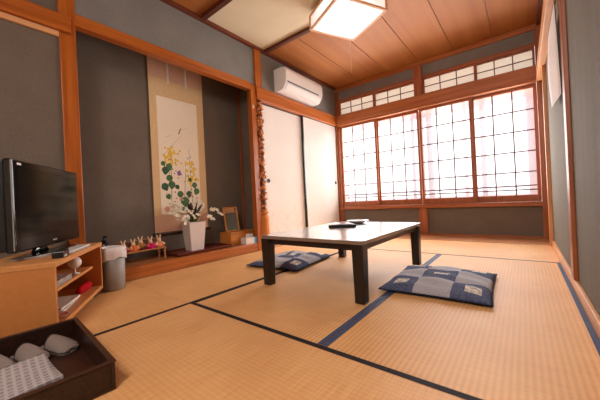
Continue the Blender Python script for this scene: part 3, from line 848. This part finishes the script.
# ------------------------------------------------------------------ alcove platform objects
PZ = .0985
M_lacq = plain('red_brown_lacquer', (98, 34, 26), .25, spec=.5, noise=.1)
t = thing('lacquer_tray', 'long red-brown lacquer tray under the white vase', 'tray', (-2.71, 1.665, PZ))
MB().box(-.15, .15, -.30, .30, .0115, .018).build('tray_plate', M_lacq, t)
m = MB()
for a in ((-.16, .16, -.315, -.301), (-.16, .16, .301, .315), (-.16, -.1505, -.301, .301), (.1505, .16, -.301, .301)): m.box(*a, .010, .030)
m.build('rim', M_lacq, t, bevel=.003)
for y in (-.26, .26): MB().box(-.12, .12, y - .012, y + .012, .0005, .0112).build('foot', M_lacq, t)

M_vase = plain('white_ceramic', (228, 212, 202), .45, noise=.02)
VC = (-2.715, 1.625)
t = thing('flower_vase', 'tall square white vase tapering downwards on the red tray', 'vase', (VC[0], VC[1], PZ + .0185), math.radians(-4))
VH = .292
m = MB(); m.frustum((0, 0), (.066, .066), (.090, .090), 0, VH, cap_top=False)
m.frustum((0, 0), (.058, .058), (.082, .082), VH - .06, VH, cap_top=False)
# lip between inner and outer wall
for k in range(4):
    c4 = [(-1, -1), (1, -1), (1, 1), (-1, 1)]
    a, b2 = c4[k], c4[(k + 1) % 4]
    m.poly([(a[0] * .098, a[1] * .090, VH), (b2[0] * .098, b2[1] * .090, VH), (b2[0] * .089, b2[1] * .082, VH), (a[0] * .089, a[1] * .082, VH)])
m.build('body', M_vase, t)
MB().box(-.06, .06, -.06, .06, VH - .055, VH - .05).build('soil', plain('dark_soil', (40, 30, 22), .9), t)

M_leafd = plain('dark_rosette_leaf', (44, 52, 34), .4, noise=.4, nscale=20); M_leafr = plain('maroon_leaf', (66, 40, 36), .4, noise=.3)
M_leafg = plain('green_leaf', (60, 92, 44), .45, noise=.3); M_stem = plain('green_stem', (92, 104, 60), .6)
M_pet = plain('white_petal', (238, 228, 210), .7, noise=.04); M_ctr = plain('yellow_flower_centre', (206, 178, 84), .7)
VZ = PZ + .0185 + VH
def blade(m, base, tip, w, mat=0, sag=.02, n=6):
    base, tip = Vector(base), Vector(tip); d = tip - base
    side = d.cross(Vector((0, 0, 1)));
    if side.length < 1e-4: side = Vector((0, 1, 0))
    side.normalize(); prev = None
    for k in range(n + 1):
        u = k / n; ww = w * (math.sin(PI * (u * .8 + .16)) ** .8) * (1 if k < n else .05)
        c_ = base + d * u + Vector((0, 0, sag * math.sin(PI * u)))
        a, b2 = m.bm.verts.new(c_ - side * ww), m.bm.verts.new(c_ + side * ww)
        if prev:
            f = m.bm.faces.new([prev[0], prev[1], b2, a]); f.material_index = mat; f.smooth = True
        prev = (a, b2)
t = thing('leafy_plant', 'dark spiky leafed plant rising from the middle of the white vase', 'plant', (VC[0], VC[1], VZ - .05))
rnd = random.Random(21); m1, m2 = MB(), MB()
for k in range(22):
    a = rnd.uniform(0, 2 * PI); r = rnd.uniform(.05, .13); h = rnd.uniform(.13, .26)
    blade(m1 if k % 2 else m2, (.01 * math.cos(a), .01 * math.sin(a), .04), (r * math.cos(a), r * math.sin(a), h), rnd.uniform(.012, .018), 0, .03)
m1.build('leaves', M_leafd, t); m2.build('maroon_leaves', M_leafr, t)
m = MB()
for k in range(10):
    a = rnd.uniform(0, 2 * PI); blade(m, (.02 * math.cos(a), .02 * math.sin(a), .03), (.08 * math.cos(a), .08 * math.sin(a), rnd.uniform(.08, .14)), .016)
m.build('green_leaves', M_leafg, t)
MB().tube([(0, 0, .006), (0, 0, .12)], [.014, .008], 8).build('stem', M_stem, t)
def spray(label, pts, n_fl, seed, r=.017, spread=.02):
    """arching stem with small five-petalled flowers towards its tip"""
    rnd = random.Random(seed)
    t = thing('flower_spray', label, 'flowers', (VC[0], VC[1], VZ - .05), 0, 'white flower sprays in the vase')
    P = [Vector(p) for p in pts]
    def at(u):
        q = u * (len(P) - 1); i = min(int(q), len(P) - 2); f = q - i
        return P[i].lerp(P[i + 1], f)
    MB().tube([at(k / 14) for k in range(15)], [.0025 - .0012 * k / 14 for k in range(15)], 6).build('stem', M_stem, t)
    for k in range(n_fl):
        u = .45 + .55 * k / max(1, n_fl - 1)
        c_ = at(u) + Vector((rnd.uniform(-spread, spread), rnd.uniform(-spread, spread), rnd.uniform(-spread * .6, spread)))
        m = MB(); R = Matrix.Translation(c_) @ Matrix.Rotation(rnd.uniform(.6, 1.9), 4, 'Y') @ Matrix.Rotation(rnd.uniform(0, 6), 4, 'Z')
        m.ball((0, 0, .002), r * .25, 1, seg=8, M=R)
        for q in range(5):
            a = 2 * PI * q / 5
            Rq = R @ Matrix.Rotation(a, 4, 'Z')
            pr = [(0, 0, 0), (r * .5, -r * .38, r * .14), (r * 1.0, -r * .22, r * .3), (r * 1.08, 0, r * .32), (r * 1.0, r * .22, r * .3), (r * .5, r * .38, r * .14)]
            m.poly([Rq @ Vector(p) for p in pr], 0)
        MB.build(m, 'blossom', [M_pet, M_ctr], t, fix=False)
    return t
spray('white flower spray arching furthest left over the scroll foot', [(0, -.02, .02), (.03, -.10, .12), (.05, -.19, .16), (.06, -.27, .13)], 11, 1, .018, .03)
spray('white flower spray rising to the upper left from the vase', [(-.01, -.02, .02), (-.02, -.08, .16), (-.03, -.17, .23), (-.03, -.23, .25)], 9, 2, .016, .028)
spray('white flower spray drooping low at the left of the vase', [(.03, -.03, .02), (.08, -.08, .09), (.11, -.14, .10), (.12, -.19, .05)], 8, 3, .017, .022)
spray('white flower spray standing upright right of the dark leaves', [(.0, .03, .02), (.01, .06, .12), (.0, .09, .18), (.0, .12, .22)], 9, 4, .016, .024)
spray('white flower spray reaching far right towards the mirror', [(.02, .03, .02), (.02, .12, .12), (.0, .23, .17), (-.01, .31, .15), (-.01, .36, .09)], 5, 5, .024, .012)
spray('short white flower spray drooping to the right of the vase', [(.04, .04, .02), (.06, .10, .08), (.06, .16, .09), (.06, .19, .05)], 5, 6, .019, .014)
spray('white flower spray in front of the dark leaves', [(.05, -.01, .02), (.08, .0, .08), (.10, .01, .11)], 7, 7, .015, .03)

spray('white flower spray fanning over the left rim of the vase', [(.0, -.03, .02), (.04, -.10, .07), (.06, -.17, .10), (.07, -.22, .10)], 9, 8, .015, .026)
spray('tall white flower spray behind the dark leaves', [(-.03, .02, .02), (-.05, .04, .14), (-.05, .07, .22), (-.06, .10, .27)], 8, 9, .015, .026)
spray('white flower spray leaning forward left of the dark leaves', [(.04, -.02, .02), (.09, -.05, .09), (.11, -.09, .15), (.11, -.12, .18)], 9, 10, .014, .026)
# wooden box, mirror, tissue box
W_box = wood('orange_box_wood', (190, 116, 44), (212, 138, 62), 'y', .4, bump=0)
t = thing('wooden_box', 'orange wooden box under the leaning mirror in the alcove', 'box', (-2.735, 2.21, PZ))
MB().box(-.10, .10, -.18, .18, .0005, .128).build('body', W_box, t, bevel=.003)
MB().box(-.102, .102, -.182, .182, .1285, .146).build('lid', W_box, t, bevel=.003)
MB().box(.1005, .105, -.16, .16, .02, .112).build('drawer_front', W_box, t, bevel=.002)
MIR = Matrix.Translation((-2.715, 2.135, PZ + .147)) @ Matrix.Rotation(math.radians(-10), 4, 'Z') @ Matrix.Rotation(math.radians(-14), 4, 'Y')
t = thing('table_mirror', 'small wooden framed mirror leaning on the orange box', 'mirror', (0, 0, 0))
t.matrix_world = MIR
m = MB(); mw, mh, fw = .092, .30, .015
m.box(-.012, .006, -mw, -mw + fw, .001, mh); m.box(-.012, .006, mw - fw, mw, .001, mh)
m.box(-.012, .006, -mw + fw, mw - fw, .001, .001 + fw); m.box(-.012, .006, -mw + fw, mw - fw, mh - fw, mh)
m.build('frame', W_box, t, bevel=.002)
M_mirror = plain('mirror_glass', (150, 146, 142), .02, metal=1.0, noise=0)
MB().box(-.006, -.001, -mw + fw, mw - fw, fw + .001, mh - fw).build('mirror_glass', M_mirror, t)
MB().box(-.011, -.0065, -mw + fw, mw - fw, fw + .001, mh - fw).build('backing', W_box, t)
M_tw = plain('tissue_box_white', (232, 222, 214), .6); M_tb = plain('tissue_box_blue', (70, 172, 214), .55)
t = thing('tissue_box', 'white and light blue tissue box in front of the wooden box', 'tissue box', (-2.560, 2.262, PZ), math.radians(-3))
m = MB(); m.box(-.052, .052, -.108, .015, .0005, .072, 0); m.box(-.052, .052, .0151, .108, .0005, .072, 1)
m.build('carton', [M_tw, M_tb], t, bevel=.002)
m = MB()
for k in range(5):
    y = -.05 + k * .018
    m.poly([(-.015, y - .012, .0722), (.015, y + .004, .0722), (.012 - .004 * k, y + .010, .112 + .006 * math.sin(k * 2)), (-.016, y - .006, .104 + .008 * math.cos(k))])
m.build('tissue', M_tw, t)

# doll bench
W_bn = wood('dark_bench_wood', (150, 92, 52), (186, 126, 78), 'y', .4)
BNX, BNY, BRA = -2.690, 1.095, math.radians(2)
bn = thing('display_bench', 'low wooden stand carrying the rabbit dolls in the alcove', 'stand', (BNX, BNY, PZ), BRA)
MB().box(-.065, .065, -.195, .195, .097, .109).build('top', W_bn, bn, bevel=.002)
for x in (-.055, .055):
    for y in (-.178, .178): MB().box(x - .007, x + .007, y - .007, y + .007, .0005, .0965).build('leg', W_bn, bn)
def on_bench(x, y): return (BNX + math.cos(BRA) * x - math.sin(BRA) * y, BNY + math.sin(BRA) * x + math.cos(BRA) * y, PZ + .1095)
t = thing('folding_screen', 'small dark brown backdrop board behind the rabbit dolls', 'screen', on_bench(-.054, 0.0), BRA)
m = MB()
for k in range(4): m.box(-.006 + (k % 2) * .0, .000, -.18 + k * .09 + .001, -.09 + k * .09 - .001, .0003, .075 - .006 * (k % 2))
m.build('board', plain('screen_brown', (96, 58, 36), .6, noise=.3), t)
MB().box(-.007, .001, -.18, .18, .0755, .080).build('top_rail', W_bn, t)
def doll(label, y, x, cc, c2, s=1.0, round_=False):
    t = thing('rabbit_doll', label, 'doll', on_bench(x, y), BRA, 'rabbit dolls on the low stand')
    k1 = cloth('kimono_%d' % int(1000 * (y + 1)), tuple(int(v * .78) for v in cc), cc, 120)
    k2 = cloth('kimono_trim_%d' % int(1000 * (y + 1)), tuple(int(v * .85) for v in c2), c2, 160)
    face = cloth('doll_face_%d' % int(1000 * (y + 1)), (214, 176, 136), (232, 200, 164), 200)
    if round_: pr = [(.014, .0), (.03, .008), (.036, .026), (.030, .046), (.014, .056)]
    else: pr = [(.036, .0), (.037, .006), (.030, .022), (.022, .038), (.012, .048)]
    MB().lathe([(r * s, z * s) for r, z in pr], seg=18).build('robe', k1, t)
    m = MB()
    for sg in (-1, 1):
        m.tube([(.004 * s, sg * .016 * s, .040 * s), (.016 * s, sg * .028 * s, .028 * s), (.024 * s, sg * .026 * s, .014 * s)], [.008 * s, .012 * s, .013 * s], 8)
    m.build('sleeves', k2, t)
    hd = MB().ball((.004 * s, 0, .058 * s), .0165 * s, seg=14).build('head', face, t)
    for sg in (-1, 1):
        MB().tube([(0, sg * .007 * s, .070 * s), (-.002 * s, sg * .012 * s, .086 * s), (-.003 * s, sg * .018 * s, .104 * s)], [.005 * s, .0058 * s, .0022 * s], 8).build('ear', face, hd)
    m = MB()
    for sg in (-1, 1): m.ball((.0198 * s, sg * .006 * s, .060 * s), .0018 * s, seg=6)
    m.build('eyes', M_black, hd)
doll('rabbit doll in a crimson robe at the left end of the stand', -.156, .016, (190, 40, 62), (226, 150, 120))
doll('rabbit doll in an orange robe, second from the left on the stand', -.082, .026, (222, 108, 60), (236, 160, 110), 1.02)
doll('tan round rabbit doll at the back of the stand', -.004, -.014, (176, 128, 70), (196, 152, 96), 1.12, True)
doll('rabbit doll in a magenta robe right of the tan one', .066, .022, (206, 28, 92), (226, 90, 120), 1.05)
doll('rabbit doll in a peach robe at the right end of the stand', .148, .012, (228, 134, 96), (242, 186, 150), 1.12)

# ------------------------------------------------------------------ air conditioner
ac = thing('air_conditioner', 'white wall air conditioner above the sliding doors', 'air conditioner', (XL - .011, 2.74, 2.0))
M_ac = plain('ac_white', (246, 243, 238), .45, noise=.01); M_acg = plain('ac_side_white', (238, 236, 236), .5, noise=.01)
ACW = .83
ol = [(0, 0), (.10, 0), (.150, .012), (.196, .075), (.206, .10), (.206, .235), (.180, .280), (.14, .295), (0, .295)]
MB().prism(ol, 'y', 0.0, ACW).build('body', [M_acg], ac, bevel=.006)
ol2 = [(.2065, .112), (.2125, .112), (.2125, .236), (.186, .284), (.182, .280), (.2065, .2355)]
MB().prism(ol2, 'y', .004, ACW - .004).build('front_panel', M_ac, ac, bevel=.002)
MB().prism([(.2065, .092), (.2090, .092), (.2090, .108), (.2065, .108)], 'y', .03, ACW - .10).build('intake_slot', plain('ac_dark_slot', (70, 62, 58), .5), ac)
mm = MB().prism([(.156, .016), (.2, .076), (.204, .073), (.160, .012)], 'y', .04, ACW - .04); mm.build('louver', M_ac, ac)
MB().prism([(.2090, .094), (.2105, .094), (.2105, .106), (.2090, .106)], 'y', ACW - .085, ACW - .04).build('display_window', M_acg, ac)
MB().prism([(.1805, .046), (.1820, .046), (.186, .052), (.1845, .052)], 'y', ACW - .16, ACW - .12).build('label_mark', plain('ac_mark', (120, 110, 104), .5), ac)

# ------------------------------------------------------------------ ceiling lamp
LC = (-1.268, 2.463); LA = math.radians(63.4)
lamp = thing('ceiling_lamp', 'square wooden framed lantern lamp glowing on the ceiling', 'lamp', (LC[0], LC[1], 2.275), LA)
W_lamp = wood('pale_lamp_wood', (206, 150, 104), (228, 178, 134), 'x', .5, bump=0)
M_shade = translucent('lamp_side_paper', (255, 252, 250), .6, 0)
H = .266; hl = .150
m = MB(); q = .020
for zz, e in ((0, 0), (hl - .018, 0)):
    m.box(-H, H, -H, -H + q, zz, zz + .018); m.box(-H, H, H - q, H, zz, zz + .018)
    m.box(-H, -H + q, -H + q, H - q, zz, zz + .018); m.box(H - q, H, -H + q, H - q, zz, zz + .018)
for sx in (-1, 1):
    for sy in (-1, 1): m.box(sx * H - (q if sx > 0 else 0), sx * H + (0 if sx > 0 else q), sy * H - (q if sy > 0 else 0), sy * H + (0 if sy > 0 else q), .018, hl - .018)
m.build('frame', W_lamp, lamp)
m = MB(); s_ = H - .010
m.box(-s_ + .01, s_ - .01, -s_ - .0015, -s_ + .0015, .0185, hl - .0185); m.box(-s_ + .01, s_ - .01, s_ - .0015, s_ + .0015, .0185, hl - .0185)
m.box(-s_ - .0015, -s_ + .0015, -s_ + .01, s_ - .01, .0185, hl - .0185); m.box(s_ - .0015, s_ + .0015, -s_ + .01, s_ - .01, .0185, hl - .0185)
m.build('side_shade', M_shade, lamp)
M_refl = plain('white_reflector', (246, 244, 240), .5, noise=.0)
MB().box(-H + q, H - q, -H + q, H - q, hl - .012, hl - .004).build('reflector', M_refl, lamp)
def torus(r, rt, z, mat):
    m = MB(); seg, sg = 48, 10; rings = []
    for k in range(seg):
        a = 2 * PI * k / seg
        rings.append([m.bm.verts.new(((r + rt * math.cos(2 * PI * q / sg)) * math.cos(a), (r + rt * math.cos(2 * PI * q / sg)) * math.sin(a), z + rt * math.sin(2 * PI * q / sg))) for q in range(sg)])
    for k in range(seg):
        for q in range(sg):
            f = m.bm.faces.new([rings[k][q], rings[(k + 1) % seg][q], rings[(k + 1) % seg][(q + 1) % sg], rings[k][(q + 1) % sg]]); f.smooth = True
    return m.build('ring_tube', mat, lamp)
M_tube = emit('fluorescent_tube', (246, 249, 255), 3.6)
torus(.185, .014, .085, M_tube); torus(.125, .014, .085, M_tube)
MB().lathe([(.05, .075), (.06, .08), (.06, hl - .0125)], seg=24).build('hub', M_refl, lamp)
M_diff = translucent('lamp_bottom_acrylic', (252, 252, 255), .8, .45)
MB().box(-H + q, H - q, -H + q, H - q, .003, .006).build('diffuser', M_diff, lamp)
MB().tube([(.10, .10, .0029), (.10, .10, -.20), (.10, .10, -.44)], .0012, 6).build('pull_cord', plain('cord_white', (226, 196, 168), .7), lamp)
MB().lathe([(.03, hl), (.03, 2.469 - 2.275 - .001)], seg=16).build('ceiling_mount', M_refl, lamp)

# ------------------------------------------------------------------ paper hanging on the right wall
cal = thing('wall_paper_sheet', 'large white paper sheet hanging from the rail on the right wall', 'paper sheet', (XR - .018, 2.24, 1.15))
m = MB(); n = 14; A, B_ = [], []
for i in range(n + 1):
    u = i / n
    row, rowb = [], []
    for j in range(5):
        v = j / 4
        y = .02 + v * .46
        x = -.004 + .014 * (1 - u) * (1 - v) - .012 * math.sin(PI * (1 - u)) * v
        zb = -.02 + v * .02
        z = zb + u * (.52 - zb)
        row.append(m.bm.verts.new((x, y, z))); rowb.append(m.bm.verts.new((x + .004, y, z)))
    A.append(row); B_.append(rowb)
for i in range(n):
    for j in range(4):
        f = m.bm.faces.new([A[i][j], A[i][j + 1], A[i + 1][j + 1], A[i + 1][j]]); f.smooth = True
        f = m.bm.faces.new([B_[i][j], B_[i + 1][j], B_[i + 1][j + 1], B_[i][j + 1]]); f.smooth = True; f.material_index = 1
for i in range(n):
    for j in (0, 4):
        f = m.bm.faces.new([A[i][j], A[i + 1][j], B_[i + 1][j], B_[i][j]]); f.material_index = 1
m.build('sheet', [plain('sheet_white', (226, 218, 214), .7, noise=.02), plain('sheet_shadow_back', (60, 54, 52), .8)], cal)  # dark back and side edges paint in the shadow beside the sheet
MB().box(-.006, .006, .01, .49, .5205, .532).build('hanger_strip', W_br_z, cal)

# ------------------------------------------------------------------ light, world, camera
def area(name, loc, rot, sx, sy, e, c):
    l = bpy.data.lights.new(name, 'AREA'); l.shape = 'RECTANGLE'; l.size = sx; l.size_y = sy; l.energy = e; l.color = c
    o = bpy.data.objects.new(name, l); col.objects.link(o); o.location = loc; o.rotation_euler = rot
    return o
area('window_daylight', (-1.13, YW + 1.0, 1.5), (math.radians(-90), 0, 0), 4.2, 3.0, 520, (1.0, .97, .95))
area('fill_light_behind', (-.15, -.8, 2.3), (math.radians(40), 0, math.radians(-4)), .6, 1.0, 54, (1.0, .94, .88))  # added fill behind the camera, in the manner of a bounced flash
wd = bpy.data.worlds.new('sky'); scene.world = wd; wd.use_nodes = True
bg = wd.node_tree.nodes['Background']; bg.inputs['Color'].default_value = (1, .985, .98, 1); bg.inputs['Strength'].default_value = 2.6

yaw, pitch, roll, f = .6687, .0002, -.048, 282.9
fw0 = Vector((-math.sin(yaw), math.cos(yaw), 0)); rt = Vector((math.cos(yaw), math.sin(yaw), 0)); up = Vector((0, 0, 1))
fwd = fw0 * math.cos(pitch) + up * math.sin(pitch); uu = up * math.cos(pitch) - fw0 * math.sin(pitch)
r2 = rt * math.cos(roll) + uu * math.sin(roll); u2 = uu * math.cos(roll) - rt * math.sin(roll)
cam = bpy.data.cameras.new('camera'); co = bpy.data.objects.new('camera', cam); col.objects.link(co)
cam.sensor_width = 36; cam.lens = f / 600 * 36; cam.clip_start = .02
co.matrix_world = Matrix(((r2.x, u2.x, -fwd.x, 0), (r2.y, u2.y, -fwd.y, 0), (r2.z, u2.z, -fwd.z, CAMZ), (0, 0, 0, 1)))
scene.camera = co
scene.view_settings.view_transform = 'Standard'
scene.view_settings.look = 'None'
scene.view_settings.exposure = 0.3
scene.cycles.max_bounces = 10
scene.cycles.diffuse_bounces = 6
scene.cycles.use_denoising = True
scene.cycles.sample_clamp_direct = 1.25
